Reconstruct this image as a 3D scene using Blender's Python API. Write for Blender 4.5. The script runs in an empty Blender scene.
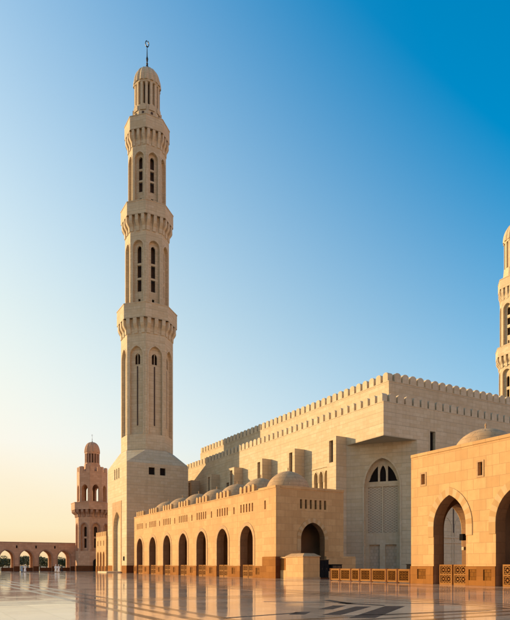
import bpy, bmesh, math, random
from mathutils import Vector, Matrix
random.seed(7)
R = math.radians
S = bpy.context.scene
C = S.collection

# ------------------------------------------------------------------ camera, sky, sun, exposure
YAW = 29.7
cam = bpy.data.cameras.new('camera'); co = bpy.data.objects.new('camera', cam); C.objects.link(co)
co.location = (0, 0, 1.6); co.rotation_euler = (R(90), 0, R(-YAW))
cam.sensor_fit = 'HORIZONTAL'; cam.sensor_width = 36; cam.lens = 36 * 598 / 510
cam.shift_y = (565.4 - 310) / 510; cam.clip_start = 0.1; cam.clip_end = 6000
S.camera = co

SUN_EL, SUN_AZ = 13.0, 48.0          # azimuth measured from -x towards +y
sx, sy, sz = -math.cos(R(SUN_AZ)) * math.cos(R(SUN_EL)), math.sin(R(SUN_AZ)) * math.cos(R(SUN_EL)), math.sin(R(SUN_EL))
W = bpy.data.worlds.new('World'); S.world = W; W.use_nodes = True
nt = W.node_tree; nt.nodes.clear()
wo = nt.nodes.new('ShaderNodeOutputWorld'); bg = nt.nodes.new('ShaderNodeBackground')
sk = nt.nodes.new('ShaderNodeTexSky'); sk.sky_type = 'NISHITA'; sk.sun_disc = False
sk.sun_elevation = R(SUN_EL); sk.sun_rotation = math.atan2(sx, sy)
sk.air_density = 1.0; sk.dust_density = 3.0; sk.ozone_density = 3.0; sk.altitude = 0
def wn_(typ, ins=(), **kw):
    x = nt.nodes.new(typ)
    for k_, v_ in kw.items(): setattr(x, k_, v_)
    for i_, v_ in ins:
        if isinstance(v_, bpy.types.NodeSocket): nt.links.new(v_, x.inputs[i_])
        else: x.inputs[i_].default_value = v_
    return x
EXPO = 1.0
SKY_ST = 0.12
hs = wn_('ShaderNodeHueSaturation', [('Saturation', 1.45), ('Value', 1.35), ('Hue', .484), ('Color', sk.outputs[0])])
tc = wn_('ShaderNodeTexCoord')                      # world direction, not the camera's
sp0 = wn_('ShaderNodeSeparateXYZ', [(0, tc.outputs['Generated'])])
dt = wn_('ShaderNodeVectorMath', [(0, tc.outputs['Generated']), (1, (sx, sy, 0))], operation='DOT_PRODUCT')
t1 = wn_('ShaderNodeMath', [(0, dt.outputs['Value']), (1, .785), (2, .647)], operation='MULTIPLY_ADD')
t2 = wn_('ShaderNodeMath', [(0, sp0.outputs[2]), (1, -1.066), (2, t1.outputs[0])], operation='MULTIPLY_ADD', use_clamp=True)
t3 = wn_('ShaderNodeMath', [(0, t2.outputs[0]), (1, 1.24)], operation='POWER')
back = wn_('ShaderNodeMapRange', [(0, sp0.outputs[2]), (1, .42), (2, .02), (3, 0.0), (4, .97)])
away = wn_('ShaderNodeMapRange', [(0, dt.outputs['Value']), (1, -.15), (2, -.45), (3, 0.0), (4, 1.0)])
bk = wn_('ShaderNodeMath', [(0, back.outputs[0]), (1, away.outputs[0])], operation='MULTIPLY')
t4 = wn_('ShaderNodeMath', [(0, t3.outputs[0]), (1, bk.outputs[0])], operation='MAXIMUM')
cr0 = wn_('ShaderNodeValToRGB', [(0, sp0.outputs[2])])
def lin(r_, g_, b_): return tuple((((v_/255+.055)/1.055)**2.4)/2**EXPO/SKY_ST/8 for v_ in (r_, g_, b_)) + (1,)
els = cr0.color_ramp.elements
els[0].position = 0.0; els[0].color = lin(249, 208, 150); els[1].position = .64; els[1].color = lin(254, 254, 225)
e_ = els.new(.06); e_.color = lin(254, 236, 195); e_ = els.new(.19); e_.color = lin(254, 246, 229); e_ = els.new(.38); e_.color = lin(254, 249, 220)
warm = wn_('ShaderNodeMix', [(0, away.outputs[0]), (6, cr0.outputs[0]), (7, tuple(v_*3.0 for v_ in lin(255, 180, 106)[:3]) + (1,))], data_type='RGBA')   # added orange belt behind the camera, overbright to warm-fill shaded faces
hz = wn_('ShaderNodeVectorMath', [(0, warm.outputs[2]), (1, (8, 8, 8))], operation='MULTIPLY')
mx = wn_('ShaderNodeMix', [(0, t4.outputs[0]), (6, hs.outputs[0]), (7, hz.outputs[0])], data_type='RGBA')
nt.links.new(mx.outputs[2], bg.inputs[0]); bg.inputs[1].default_value = SKY_ST
nt.links.new(bg.outputs[0], wo.inputs[0])
sl = bpy.data.lights.new('sun', 'SUN'); so = bpy.data.objects.new('sun', sl); C.objects.link(so)
sl.energy = 3.5; sl.angle = R(0.5); sl.color = (1.0, 0.69, 0.35)
so.rotation_euler = Vector((sx, sy, sz)).to_track_quat('Z', 'Y').to_euler()
so.location = (-60, 60, 60)
S.view_settings.view_transform = 'Standard'; S.view_settings.look = 'None'
S.view_settings.gamma = 1; S.view_settings.exposure = EXPO; S.view_settings.use_curve_mapping = False
S.cycles.max_bounces = 8; S.cycles.diffuse_bounces = 5

# ------------------------------------------------------------------ node helpers
class NB:
    def __init__(s, name):
        s.m = bpy.data.materials.new(name); s.m.use_nodes = True
        s.t = s.m.node_tree; s.b = s.t.nodes['Principled BSDF']
    def n(s, typ, **kw):
        x = s.t.nodes.new(typ)
        for k, v in kw.items(): setattr(x, k, v)
        return x
    def put(s, sock, v):
        if isinstance(v, bpy.types.NodeSocket): s.t.links.new(v, sock)
        elif v is not None: sock.default_value = v
    def math(s, op, a, b=None, c=None):
        x = s.n('ShaderNodeMath', operation=op); s.put(x.inputs[0], a); s.put(x.inputs[1], b); s.put(x.inputs[2], c); return x.outputs[0]
    def mix(s, f, a, b, mode='MIX'):
        x = s.n('ShaderNodeMix', data_type='RGBA', blend_type=mode)
        s.put(x.inputs[0], f); s.put(x.inputs[6], a); s.put(x.inputs[7], b); return x.outputs[2]
    def noise(s, vec, scale, detail=4, rough=.55):
        x = s.n('ShaderNodeTexNoise'); s.put(x.inputs['Vector'], vec); x.inputs['Scale'].default_value = scale
        x.inputs['Detail'].default_value = detail; x.inputs['Roughness'].default_value = rough; return x.outputs[0]
    def ramp(s, v, lo, hi, a=0.0, b=1.0):
        x = s.n('ShaderNodeMapRange'); s.put(x.inputs[0], v)
        x.inputs[1].default_value = lo; x.inputs[2].default_value = hi; x.inputs[3].default_value = a; x.inputs[4].default_value = b
        return x.outputs[0]
def c4(c, k=1): return (c[0]*k, c[1]*k, c[2]*k, 1)

def stone(name, base, bw=1.1, bh=.55, var=.12, groove=.35, msize=.022, big=0.0, rough=.8, tint=(1.0, .86, .74), spec=.3):
    """Ashlar facing laid on any vertical face: horizontal coordinate from the face's own normal."""
    b = NB(name)
    g = b.n('ShaderNodeNewGeometry')
    sp = b.n('ShaderNodeSeparateXYZ'); b.put(sp.inputs[0], g.outputs['Position'])
    sn = b.n('ShaderNodeSeparateXYZ'); b.put(sn.inputs[0], g.outputs['True Normal'])
    u = b.math('SUBTRACT', b.math('MULTIPLY', sn.outputs[0], sp.outputs[1]), b.math('MULTIPLY', sn.outputs[1], sp.outputs[0]))
    cv = b.n('ShaderNodeCombineXYZ'); b.put(cv.inputs[0], u); b.put(cv.inputs[1], sp.outputs[2])
    br = b.n('ShaderNodeTexBrick'); b.put(br.inputs['Vector'], cv.outputs[0])
    br.inputs['Scale'].default_value = 1; br.inputs['Brick Width'].default_value = bw; br.inputs['Row Height'].default_value = bh
    br.inputs['Mortar Size'].default_value = msize; br.inputs['Mortar Smooth'].default_value = .3; br.inputs['Bias'].default_value = 0
    br.inputs['Color1'].default_value = c4(base, 1 + var); br.inputs['Color2'].default_value = c4((base[0]*tint[0], base[1]*(.5+.5*tint[1]), base[2]*(.4+.6*tint[2])), 1 - var)
    br.inputs['Mortar'].default_value = c4(base, 1 - groove)
    col = br.outputs['Color']
    if big:                                   # deeper joint every third course
        f = b.math('FRACT', b.math('DIVIDE', sp.outputs[2], bh * 3))
        ln = b.math('LESS_THAN', f, .05)
        col = b.mix(b.math('MULTIPLY', ln, big), col, c4(base, .45))
        rowid = b.math('FLOOR', b.math('DIVIDE', sp.outputs[2], bh * 3))
        wn = b.n('ShaderNodeTexWhiteNoise', noise_dimensions='1D'); b.put(wn.inputs['W'], rowid)
        col = b.mix(b.math('MULTIPLY', wn.outputs['Value'], .16), col, c4(base, .62))
    n1 = b.noise(g.outputs['Position'], .13, 5, .6)
    n2 = b.noise(g.outputs['Position'], 1.9, 5, .65)
    st = b.n('ShaderNodeMapping'); b.put(st.inputs[0], g.outputs['Position']); st.inputs['Scale'].default_value = (1.3, 1.3, .09)
    n3 = b.noise(st.outputs[0], 1.0, 4, .6)   # rain streaks
    col = b.mix(b.ramp(n1, .35, .7, 0, .28), col, c4((base[0]*.8, base[1]*.72, base[2]*.66)))
    col = b.mix(b.ramp(n2, .4, .75, 0, .42), col, c4((base[0]*.74, base[1]*.68, base[2]*.62)))
    col = b.mix(b.ramp(n3, .5, .78, 0, .42), col, c4((base[0]*.6, base[1]*.56, base[2]*.52)))
    b.put(b.b.inputs['Base Color'], col); b.b.inputs['Roughness'].default_value = rough
    b.b.inputs['Specular IOR Level'].default_value = spec
    bp = b.n('ShaderNodeBump'); bp.inputs['Strength'].default_value = .35; bp.inputs['Distance'].default_value = .03
    h = b.math('ADD', b.math('MULTIPLY', br.outputs['Fac'], -1), b.math('MULTIPLY', n2, .5))
    b.put(bp.inputs['Height'], h); b.put(b.b.inputs['Normal'], bp.outputs[0])
    return b.m

def plain(name, base, rough=.7, var=.25, scale=2.0, metal=0.0):
    b = NB(name); b.b.inputs['Specular IOR Level'].default_value = .5 if rough < .9 else .12; g = b.n('ShaderNodeNewGeometry')
    n = b.noise(g.outputs['Position'], scale, 5)
    b.put(b.b.inputs['Base Color'], b.mix(b.ramp(n, .3, .7, 0, 1), c4(base, 1 + var*.5), c4(base, 1 - var)))
    b.b.inputs['Roughness'].default_value = rough; b.b.inputs['Metallic'].default_value = metal
    return b.m

CREAM = (.61, .495, .32); PINK = (.545, .328, .138); RED = (.54, .32, .20)
M = dict(
    cream=stone('cream_limestone', CREAM, 1.4, .56, .07, .30, .02, big=.45),
    creamtrim=stone('cream_trim', (.60, .495, .33), 1.0, .5, .05, .2, .015),
    tower=stone('tower_limestone', (.61, .49, .315), 1.5, .62, .06, .3, .025, big=.4),
    pink=stone('golden_sandstone', PINK, 1.2, .84, .10, .34, .018, tint=(1, .9, .8)),
    pinktrim=stone('sandstone_trim', (.47, .30, .15), .8, .6, .06, .25, .02),
    voussoir_a=stone('voussoir_pale', (.53, .36, .18), 3, 3, .04, .1, .01),
    voussoir_b=stone('voussoir_dark', (.46, .28, .115), 3, 3, .04, .1, .01),
    red=stone('red_sandstone', RED, 1.1, .6, .10, .3, .02),
    redtrim=stone('red_sandstone_trim', (.38, .225, .15), .8, .6, .06, .25, .02),
    plinth=stone('brown_plinth_stone', (.29, .122, .03), 1.6, .76, .14, .35, .018, rough=.8, spec=.06),
    carved=stone('brown_carved_stone', (.20, .08, .014), .35, .35, .2, .4, .03, rough=.8, spec=.06),
    dplinth=stone('dark_shaded_plinth_stone', (.12, .045, .018), 1.6, .76, .14, .35, .018, rough=.8, spec=.06),  # plinth stone darkened for shaded faces; also serves plain dark parts
    screen=stone('screen_stone', (.30, .14, .04), 2, .9, .1, .2, .012, rough=.8, spec=.08),
    dome=stone('dome_stone', (.50, .335, .18), 1.2, .5, .06, .4, .03),
    shade_lining=stone('shade_brown_lining', (.27, .15, .075), 1.2, .84, .1, .3, .018, spec=.1),  # wall stone coloured darker, putting shade into jambs and inner faces
    roof=plain('roof_screed', (.33, .27, .2), .9),
    glass=plain('dark_window_glass', (.016, .012, .010), .92, .2),
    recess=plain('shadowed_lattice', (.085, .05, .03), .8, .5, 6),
    inner=plain('inner_shade_brown', (.27, .155, .08), .85, .2, .6),  # even brown set dark to deepen the shade inside the arcades
    bronze=plain('dark_bronze', (.035, .03, .025), .45, .3, 4, .7),
    black=plain('black_paint', (.012, .011, .011), .95, .3, 4),
    wood=stone('carved_door_wood', (.54, .43, .29), .5, .5, .1, .3, .03),
    robe=plain('white_cotton', (.75, .75, .74), .9, .1, 4),
    dark_cloth=plain('dark_cloth', (.03, .03, .035), .9, .2, 4),
    blue_cloth=plain('pale_blue_cloth', (.3, .4, .5), .9, .2, 4),
    skin=plain('skin', (.32, .17, .1), .6, .1, 8),
    bark=plain('bark', (.12, .08, .05), .95, .4, 6),
)
# diamond lattice for the tall portal leaves
b = NB('diamond_lattice'); g = b.n('ShaderNodeNewGeometry'); sp = b.n('ShaderNodeSeparateXYZ'); b.put(sp.inputs[0], g.outputs['Position'])
f1 = b.math('PINGPONG', b.math('ADD', sp.outputs[0], sp.outputs[2]), .2); f2 = b.math('PINGPONG', b.math('SUBTRACT', sp.outputs[0], sp.outputs[2]), .2)
h = b.math('MINIMUM', f1, f2); k = b.ramp(h, .04, .10)
b.put(b.b.inputs['Base Color'], b.mix(k, c4((.55, .44, .29)), c4((.38, .285, .18)))); b.b.inputs['Roughness'].default_value = .7
bp = b.n('ShaderNodeBump'); bp.inputs['Strength'].default_value = .6; bp.inputs['Distance'].default_value = .08
b.put(bp.inputs['Height'], b.math('MULTIPLY', k, -1)); b.put(b.b.inputs['Normal'], bp.outputs[0]); M['lattice'] = b.m
# leaves
b = NB('leaves'); oi = b.n('ShaderNodeNewGeometry')
n = b.noise(oi.outputs['Position'], .9, 3)
b.put(b.b.inputs['Base Color'], b.mix(b.ramp(n, .35, .65), c4((.055, .07, .02)), c4((.13, .13, .04)))); b.b.inputs['Roughness'].default_value = .6
M['leaf'] = b.m
M['leaf_dark'] = plain('dark_leaves', (.025, .032, .014), .8, .4, 3)

# polished marble floor with inlaid strips and star medallions
def floor_mat():
    b = NB('polished_marble'); g = b.n('ShaderNodeNewGeometry')
    sp = b.n('ShaderNodeSeparateXYZ'); b.put(sp.inputs[0], g.outputs['Position'])
    X, Y = sp.outputs[0], sp.outputs[1]
    br = b.n('ShaderNodeTexBrick'); b.put(br.inputs['Vector'], g.outputs['Position'])
    for k_, v in (('Scale', 1), ('Brick Width', 1.3), ('Row Height', 1.3), ('Mortar Size', .016), ('Mortar Smooth', .2), ('Bias', 0)): br.inputs[k_].default_value = v
    br.offset = 0
    br.inputs['Color1'].default_value = (.72, .56, .42, 1); br.inputs['Color2'].default_value = (.50, .38, .28, 1); br.inputs['Mortar'].default_value = (.12, .09, .07, 1)
    n1 = b.noise(g.outputs['Position'], 1.2, 8, .7)
    col = b.mix(b.ramp(n1, .4, .7, 0, .5), br.outputs['Color'], c4((.46, .36, .28)))
    P = 13.0; cx, cy = 13.7, 20.2
    def fold(v, c0): return b.math('PINGPONG', b.math('ADD', b.math('SUBTRACT', v, c0 - P * 40), 0), P / 2)   # distance from the bay's centre, folded
    a = fold(X, cx); c = fold(Y, cy)
    def band(d, r0, w): return b.math('LESS_THAN', b.math('ABSOLUTE', b.math('SUBTRACT', d, r0)), w)
    m = b.math('MAXIMUM', a, c); s = b.math('MULTIPLY', b.math('ADD', a, c), .7071)
    lines = b.math('MAXIMUM', band(a, 5.55, .17), band(c, 5.55, .17))
    lines = b.math('MAXIMUM', lines, b.math('MAXIMUM', band(a, 6.42, .09), band(c, 6.42, .09)))
    ms = b.math('MULTIPLY', lines, b.ramp(n1, .3, .6, .8, 1.0))
    mid = b.math('MULTIPLY', b.math('GREATER_THAN', m, 5.72), .45)
    col = b.mix(mid, col, c4((.52, .36, .26)))
    n2 = b.noise(g.outputs['Position'], 3.0, 6, .7)
    dark = b.mix(b.ramp(n2, .35, .7), c4((.03, .025, .022)), c4((.075, .058, .048)))
    col = b.mix(ms, col, dark)
    b.put(b.b.inputs['Base Color'], col)
    # every slab is bedded a hair out of level and polished a little differently
    fx = b.math('FLOOR', b.math('DIVIDE', X, 1.3)); fy = b.math('FLOOR', b.math('DIVIDE', Y, 1.3))
    cv = b.n('ShaderNodeCombineXYZ'); b.put(cv.inputs[0], fx); b.put(cv.inputs[1], fy)
    wn = b.n('ShaderNodeTexWhiteNoise', noise_dimensions='2D'); b.put(wn.inputs['Vector'], cv.outputs[0])
    rough = b.math('ADD', b.ramp(wn.outputs['Value'], 0, 1, .03, .075), b.ramp(n1, .3, .8, 0, .05))
    b.put(b.b.inputs['Roughness'], b.math('ADD', rough, b.math('MULTIPLY', ms, .12)))
    b.put(b.b.inputs['IOR'], b.math('SUBTRACT', 2.7, b.math('MULTIPLY', ms, 1.2)))
    vs = b.n('ShaderNodeVectorMath', operation='SUBTRACT'); b.put(vs.inputs[0], wn.outputs['Color']); vs.inputs[1].default_value = (.5, .5, .5)
    vm = b.n('ShaderNodeVectorMath', operation='MULTIPLY'); b.put(vm.inputs[0], vs.outputs[0]); vm.inputs[1].default_value = (.005, .005, 0)
    va = b.n('ShaderNodeVectorMath', operation='ADD'); b.put(va.inputs[0], vm.outputs[0]); va.inputs[1].default_value = (0, 0, 1)
    vn = b.n('ShaderNodeVectorMath', operation='NORMALIZE'); b.put(vn.inputs[0], va.outputs[0])
    b.put(b.b.inputs['Normal'], vn.outputs[0])
    return b.m
M['floor'] = floor_mat()

# ------------------------------------------------------------------ mesh helpers
class MB:
    def __init__(s): s.v = []; s.f = []; s.mi = []; s.k = 0
    def face(s, pts, k=None):
        i = len(s.v); s.v += [tuple(p) for p in pts]; s.f.append(list(range(i, i + len(pts)))); s.mi.append(s.k if k is None else k)
    def box(s, x0, x1, y0, y1, z0, z1, k=None):
        p = [(x, y, z) for z in (z0, z1) for y in (y0, y1) for x in (x0, x1)]
        for q in ((0,2,3,1), (4,5,7,6), (0,1,5,4), (2,6,7,3), (0,4,6,2), (1,3,7,5)): s.face([p[i] for i in q], k)
    def prism(s, poly, fn0, fn1, k=None):
        """poly: 2D points; fn0/fn1 map them to the near and far 3D face."""
        a = [fn0(*p) for p in poly]; b_ = [fn1(*p) for p in poly]
        s.face(a, k); s.face(list(reversed(b_)), k)
        n = len(poly)
        for i in range(n): s.face([a[i], b_[i], b_[(i+1) % n], a[(i+1) % n]], k)
    def rings(s, rings, cap0=True, cap1=True, k=None):
        n = len(rings[0])
        for a, b_ in zip(rings, rings[1:]):
            for i in range(n): s.face([a[i], a[(i+1) % n], b_[(i+1) % n], b_[i]], k)
        if cap0: s.face(list(reversed(rings[0])), k)
        if cap1: s.face(rings[-1], k)
    def lathe(s, prof, cx=0, cy=0, n=32, ph=0, k=None, ribs=0, ribamp=0):
        rs = []
        for r, z in prof:
            rs.append([(cx + r*(1 + (ribamp*abs(math.cos(ribs*(2*math.pi*i/n)/2)) if ribs else 0))*math.cos(2*math.pi*i/n + ph),
                        cy + r*(1 + (ribamp*abs(math.cos(ribs*(2*math.pi*i/n)/2)) if ribs else 0))*math.sin(2*math.pi*i/n + ph), z) for i in range(n)])
        s.rings(rs, k=k)
    def build(s, name, mats, parent=None, origin=None, smooth=False, weld=False):
        if not isinstance(mats, (list, tuple)): mats = [mats]
        o0 = Vector(origin) if origin is not None else (root_loc(parent) if parent else Vector((0, 0, 0)))
        me = bpy.data.meshes.new(name)
        me.from_pydata([tuple(Vector(v) - o0) for v in s.v], [], s.f)
        for m in mats: me.materials.append(m)
        for p, k in zip(me.polygons, s.mi): p.material_index = k
        bm = bmesh.new(); bm.from_mesh(me)
        bmesh.ops.remove_doubles(bm, verts=bm.verts, dist=.0005)
        bmesh.ops.recalc_face_normals(bm, faces=bm.faces)
        bm.to_mesh(me); bm.free()
        if smooth:
            for p in me.polygons: p.use_smooth = True
        ob = bpy.data.objects.new(name, me); C.objects.link(ob)
        if parent: ob.parent = parent
        elif origin is not None: ob.location = o0
        return ob
def root_loc(o):
    while o.parent: o = o.parent
    return Vector(o.location)
def thing(name, label, cat, loc=(0, 0, 0), group=None):
    o = bpy.data.objects.new(name, None); C.objects.link(o); o.location = loc; o.empty_display_size = .5
    return tag(o, label, cat, group)
def tag(o, label=None, cat=None, group=None, kind=None):
    if label: o['label'] = label
    if cat: o['category'] = cat
    if group: o['group'] = group
    if kind: o['kind'] = kind
    return o
def struct(o): o['kind'] = 'structure'; return o
def dup(o, parent, rotz=0.0, loc=None):
    c = o.copy(); C.objects.link(c); c.parent = parent; c.rotation_euler = (0, 0, rotz)
    if loc is not None: c.location = loc
    return c

def frame(o, e, n):
    """local wall frame: u along e, d inward (against outward normal n), z up"""
    return lambda u, z, d=0.0: (o[0] + e[0]*u - n[0]*d, o[1] + e[1]*u - n[1]*d, z)
WX = lambda x: frame((x, 0), (0, 1), (-1, 0))      # wall facing -x, u = world y
WY = lambda y: frame((0, y), (1, 0), (0, -1))      # wall facing -y, u = world x

def op(u0, u1, sill, spring, apex=None, depth=None): return dict(u0=u0, u1=u1, sill=sill, zs=spring, za=apex if apex else spring, depth=depth)
def arch_pts(o, n=9, grow=0.0):
    """points of the opening's head from left spring to right spring"""
    if o.get('pts'): return o['pts']
    w = (o['u1'] - o['u0'])/2; c = (o['u0'] + o['u1'])/2; h = o['za'] - o['zs']
    if h < 1e-6: return [(o['u0'] - grow, o['zs'] + grow), (o['u1'] + grow, o['zs'] + grow)]
    h = max(h, w); Rr = (w*w + h*h)/(2*w); off = Rr - w; Ro = Rr + grow
    a1 = math.acos(min(1, max(-1, off/Ro)))
    right = [(c - off + Ro*math.cos(a1*i/n), o['zs'] + Ro*math.sin(a1*i/n)) for i in range(n + 1)]
    left = [(2*c - u, z) for u, z in right]
    return left[:-1] + list(reversed(right)) if abs(left[-1][0] - right[-1][0]) < 1e-6 else left + list(reversed(right))
def wall(mb, F, u0, u1, z0, z1, ops=(), T=1.0, back=True, top=True, ends=True, bottom=False, d0=0.0, rk=None):
    ops = sorted(ops, key=lambda o: o['u0'])
    def q(a, b_, lo0, lo1, hi, d): 
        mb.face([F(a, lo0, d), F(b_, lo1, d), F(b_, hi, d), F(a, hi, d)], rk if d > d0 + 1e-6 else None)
    for d, side in (((d0, 0), (d0 + T, 1)) if back else ((d0, 0),)):
        u = u0
        for o in ops:
            if side and o['depth'] is not None: continue
            if o['u0'] > u + 1e-6: q(u, o['u0'], z0, z0, z1, d)
            pts = arch_pts(o)
            for (a, za), (b_, zb) in zip(pts, pts[1:]): q(a, b_, za, zb, z1, d)
            if o['sill'] > z0 + 1e-6: mb.face([F(o['u0'], z0, d), F(o['u1'], z0, d), F(o['u1'], o['sill'], d), F(o['u0'], o['sill'], d)])
            u = o['u1']
        if u < u1 - 1e-6: q(u, u1, z0, z0, z1, d)
    for o in ops:
        e = d0 + (o['depth'] if o['depth'] is not None else T)
        pts = [(o['u0'], o['sill'])] + arch_pts(o) + [(o['u1'], o['sill'])]
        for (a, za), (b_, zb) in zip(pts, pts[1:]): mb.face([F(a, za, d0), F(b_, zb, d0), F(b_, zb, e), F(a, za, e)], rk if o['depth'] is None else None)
        if o['sill'] > z0 + 1e-6: mb.face([F(o['u0'], o['sill'], d0), F(o['u1'], o['sill'], d0), F(o['u1'], o['sill'], e), F(o['u0'], o['sill'], e)])
    if top: mb.face([F(u0, z1, d0), F(u1, z1, d0), F(u1, z1, d0+T), F(u0, z1, d0+T)])
    if bottom: mb.face([F(u0, z0, d0), F(u1, z0, d0), F(u1, z0, d0+T), F(u0, z0, d0+T)])
    if ends:
        for u in (u0, u1): mb.face([F(u, z0, d0), F(u, z1, d0), F(u, z1, d0+T), F(u, z0, d0+T)])
def pane(mb, F, o, d, k=None):
    pts = [(o['u0'], o['sill'])] + arch_pts(o) + [(o['u1'], o['sill'])]
    mb.face([F(u, z, d) for u, z in pts], k)
def fbox(mb, F, u0, u1, z0, z1, d0, d1, k=None):
    p = [F(u, z, d) for d in (d0, d1) for z in (z0, z1) for u in (u0, u1)]
    for q in ((0,2,3,1), (4,5,7,6), (0,1,5,4), (2,6,7,3), (0,4,6,2), (1,3,7,5)): mb.face([p[i] for i in q], k)
def surround(mb, F, o, w, proud, leg, vous=True, n=9):
    """moulded band round an arch, legs running down from the spring"""
    a = [(o['u0'], leg)] + arch_pts(o, n) + [(o['u1'], leg)]
    b_ = [(o['u0'] - w, leg)] + arch_pts(o, n, w) + [(o['u1'] + w, leg)]
    m = min(len(a), len(b_))
    for i in range(m - 1):
        k = (i % 2) if vous else 0
        mb.face([F(*a[i], -proud), F(*a[i+1], -proud), F(*b_[i+1], -proud), F(*b_[i], -proud)], k)
        mb.face([F(*b_[i], -proud), F(*b_[i+1], -proud), F(*b_[i+1], 0.01), F(*b_[i], 0.01)], k)
        mb.face([F(*a[i], -proud), F(*a[i+1], -proud), F(*a[i+1], 0.01), F(*a[i], 0.01)], k)
    for i in (0, m - 1): mb.face([F(*a[i], -proud), F(*b_[i], -proud), F(*b_[i], .01), F(*a[i], .01)], 0)
def merlon(mb, F, uc, w, z0, h, d0, d1, rnd=.4, n=6):
    pts = [(uc - w/2, z0), (uc - w/2, z0 + h*(1-rnd))]
    for i in range(1, n):
        a = math.pi*(1 - i/n); pts.append((uc + math.cos(a)*w/2, z0 + h*(1-rnd) + math.sin(a)*h*rnd))
    pts += [(uc + w/2, z0 + h*(1-rnd)), (uc + w/2, z0)]
    mb.prism(pts, lambda u, z: F(u, z, d0), lambda u, z: F(u, z, d1))
def lattice_panel(mb, F, u0, u1, z0, z1, d0, d1, nu, nz, bar=.05, k=None):
    """pierced carving: crossing diagonals and a rosette square in every cell"""
    cu, cz = (u1-u0)/nu, (z1-z0)/nz
    def bar2(a, b_):
        dx, dz = b_[0]-a[0], b_[1]-a[1]; L = math.hypot(dx, dz); nx, nz_ = -dz/L*bar/2, dx/L*bar/2
        mb.prism([(a[0]+nx, a[1]+nz_), (b_[0]+nx, b_[1]+nz_), (b_[0]-nx, b_[1]-nz_), (a[0]-nx, a[1]-nz_)],
                 lambda u, z: F(u, z, d0), lambda u, z: F(u, z, d1), k)
    for i in range(nu):
        for j in range(nz):
            a, c = u0+i*cu, z0+j*cz
            m = [(a+cu/2, c), (a+cu, c+cz/2), (a+cu/2, c+cz), (a, c+cz/2)]
            for p in range(4): bar2(m[p], m[(p+1) % 4])
            bar2((a, c), (a+cu*.3, c+cz*.3)); bar2((a+cu, c), (a+cu*.7, c+cz*.3))
            bar2((a, c+cz), (a+cu*.3, c+cz*.7)); bar2((a+cu, c+cz), (a+cu*.7, c+cz*.7))
            r = min(cu, cz)*.13
            fbox(mb, F, a+cu/2-r, a+cu/2+r, c+cz/2-r, c+cz/2+r, d0, d1, k)

# ------------------------------------------------------------------ ground and floor
mb = MB(); mb.box(-3000, 3000, -3000, 3000, -1.0, -.06)
struct(mb.build('ground', plain('sandy_ground', (.20, .16, .11), .95, .4, .2)))
mb = MB(); mb.box(-90, 175, -60, 178, -.05, 0)
struct(mb.build('plaza_floor', M['floor']))
# dark granite knot inlaid in the middle bay, laid 4 mm proud
mb = MB()
def strip(a, b_, w):
    a, b_ = Vector(a), Vector(b_); d = (b_ - a).normalized(); n_ = Vector((-d.y, d.x))*w
    p4 = [a + n_ - d*w, b_ + n_ + d*w*.2, b_ - n_ + d*w, a - n_ - d*w*.2]
    mb.rings([[(q.x, q.y, z) for q in p4] for z in (-.001, .004)])
for a, b_, w in (((11.8, 15.6), (15.0, 17.95), .27), ((12.0, 14.3), (16.2, 17.5), .36), ((16.4, 22.1), (15.75, 19.6), .24), ((15.7, 20.1), (16.25, 18.3), .24),
                 ((13.1, 17.7), (14.6, 18.9), .24), ((10.9, 16.3), (11.5, 16.9), .24), ((8.2, 16.2), (11.2, 16.75), .09), ((11.0, 15.2), (17.6, 14.2), .06), ((13.4, 22.6), (19.6, 17.4), .08)):
    strip(a, b_, w)
b = NB('dark_granite_inlay'); g = b.n('ShaderNodeNewGeometry'); n = b.noise(g.outputs['Position'], 3, 6, .7)
b.put(b.b.inputs['Base Color'], b.mix(b.ramp(n, .35, .7), c4((.03, .024, .02)), c4((.08, .06, .05)))); b.b.inputs['Roughness'].default_value = .5; b.b.inputs['Specular IOR Level'].default_value = .03
struct(mb.build('floor_inlay', b.m))

# ------------------------------------------------------------------ arcades (shared builder)
XA = 38.3; XB = 48.65
def screens(parent, F, uhi, ulo):
    """two carved blocks filling an arch from the right side, dark gap on the left (high u)"""
    w = (uhi - ulo - .72)/2
    for a in (ulo + .03, ulo + .03 + w + .17):
        s_ = MB(); fbox(s_, F, a, a+.1, 0, 1.66, .12, .42); fbox(s_, F, a+w-.1, a+w, 0, 1.66, .12, .42)
        for z0, z1 in ((0, .16), (.78, .90), (1.54, 1.66)): fbox(s_, F, a+.1, a+w-.1, z0, z1, .12, .42)
        fbox(s_, F, a+.1, a+w-.1, .16, .78, .34, .40); fbox(s_, F, a+.1, a+w-.1, .90, 1.54, .34, .40)
        so_ = s_.build('screen', M['screen'], parent)
        l_ = MB(); lattice_panel(l_, F, a+.1, a+w-.1, .16, .78, .16, .335, 2, 1, .07); lattice_panel(l_, F, a+.1, a+w-.1, .90, 1.54, .16, .335, 2, 1, .07)
        l_.build('carving', M['screen'], so_)
def plinth_run(parent, F, u0, u1, h=1.53, proud=.09, panels=1, mat='plinth'):
    p = MB(); L = u1 - u0; pw = min(1.0, L*.55/panels)
    cs = [u0 + L*(i + .5)/panels for i in range(panels)]
    ops = [op(c-pw/2, c+pw/2, .42, .42+.86, None, .07) for c in cs]
    F2 = lambda u, z, d=0: F(u, z, d - proud)
    wall(p, F2, u0, u1, 0, h, ops, T=proud + .005, back=False)
    o = p.build('plinth', M[mat], parent)
    if h > 1.3:
        for q in ops:
            c_ = MB(); pane(c_, F2, q, .07); c_.build('carved_panel', M['carved'], o)
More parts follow.
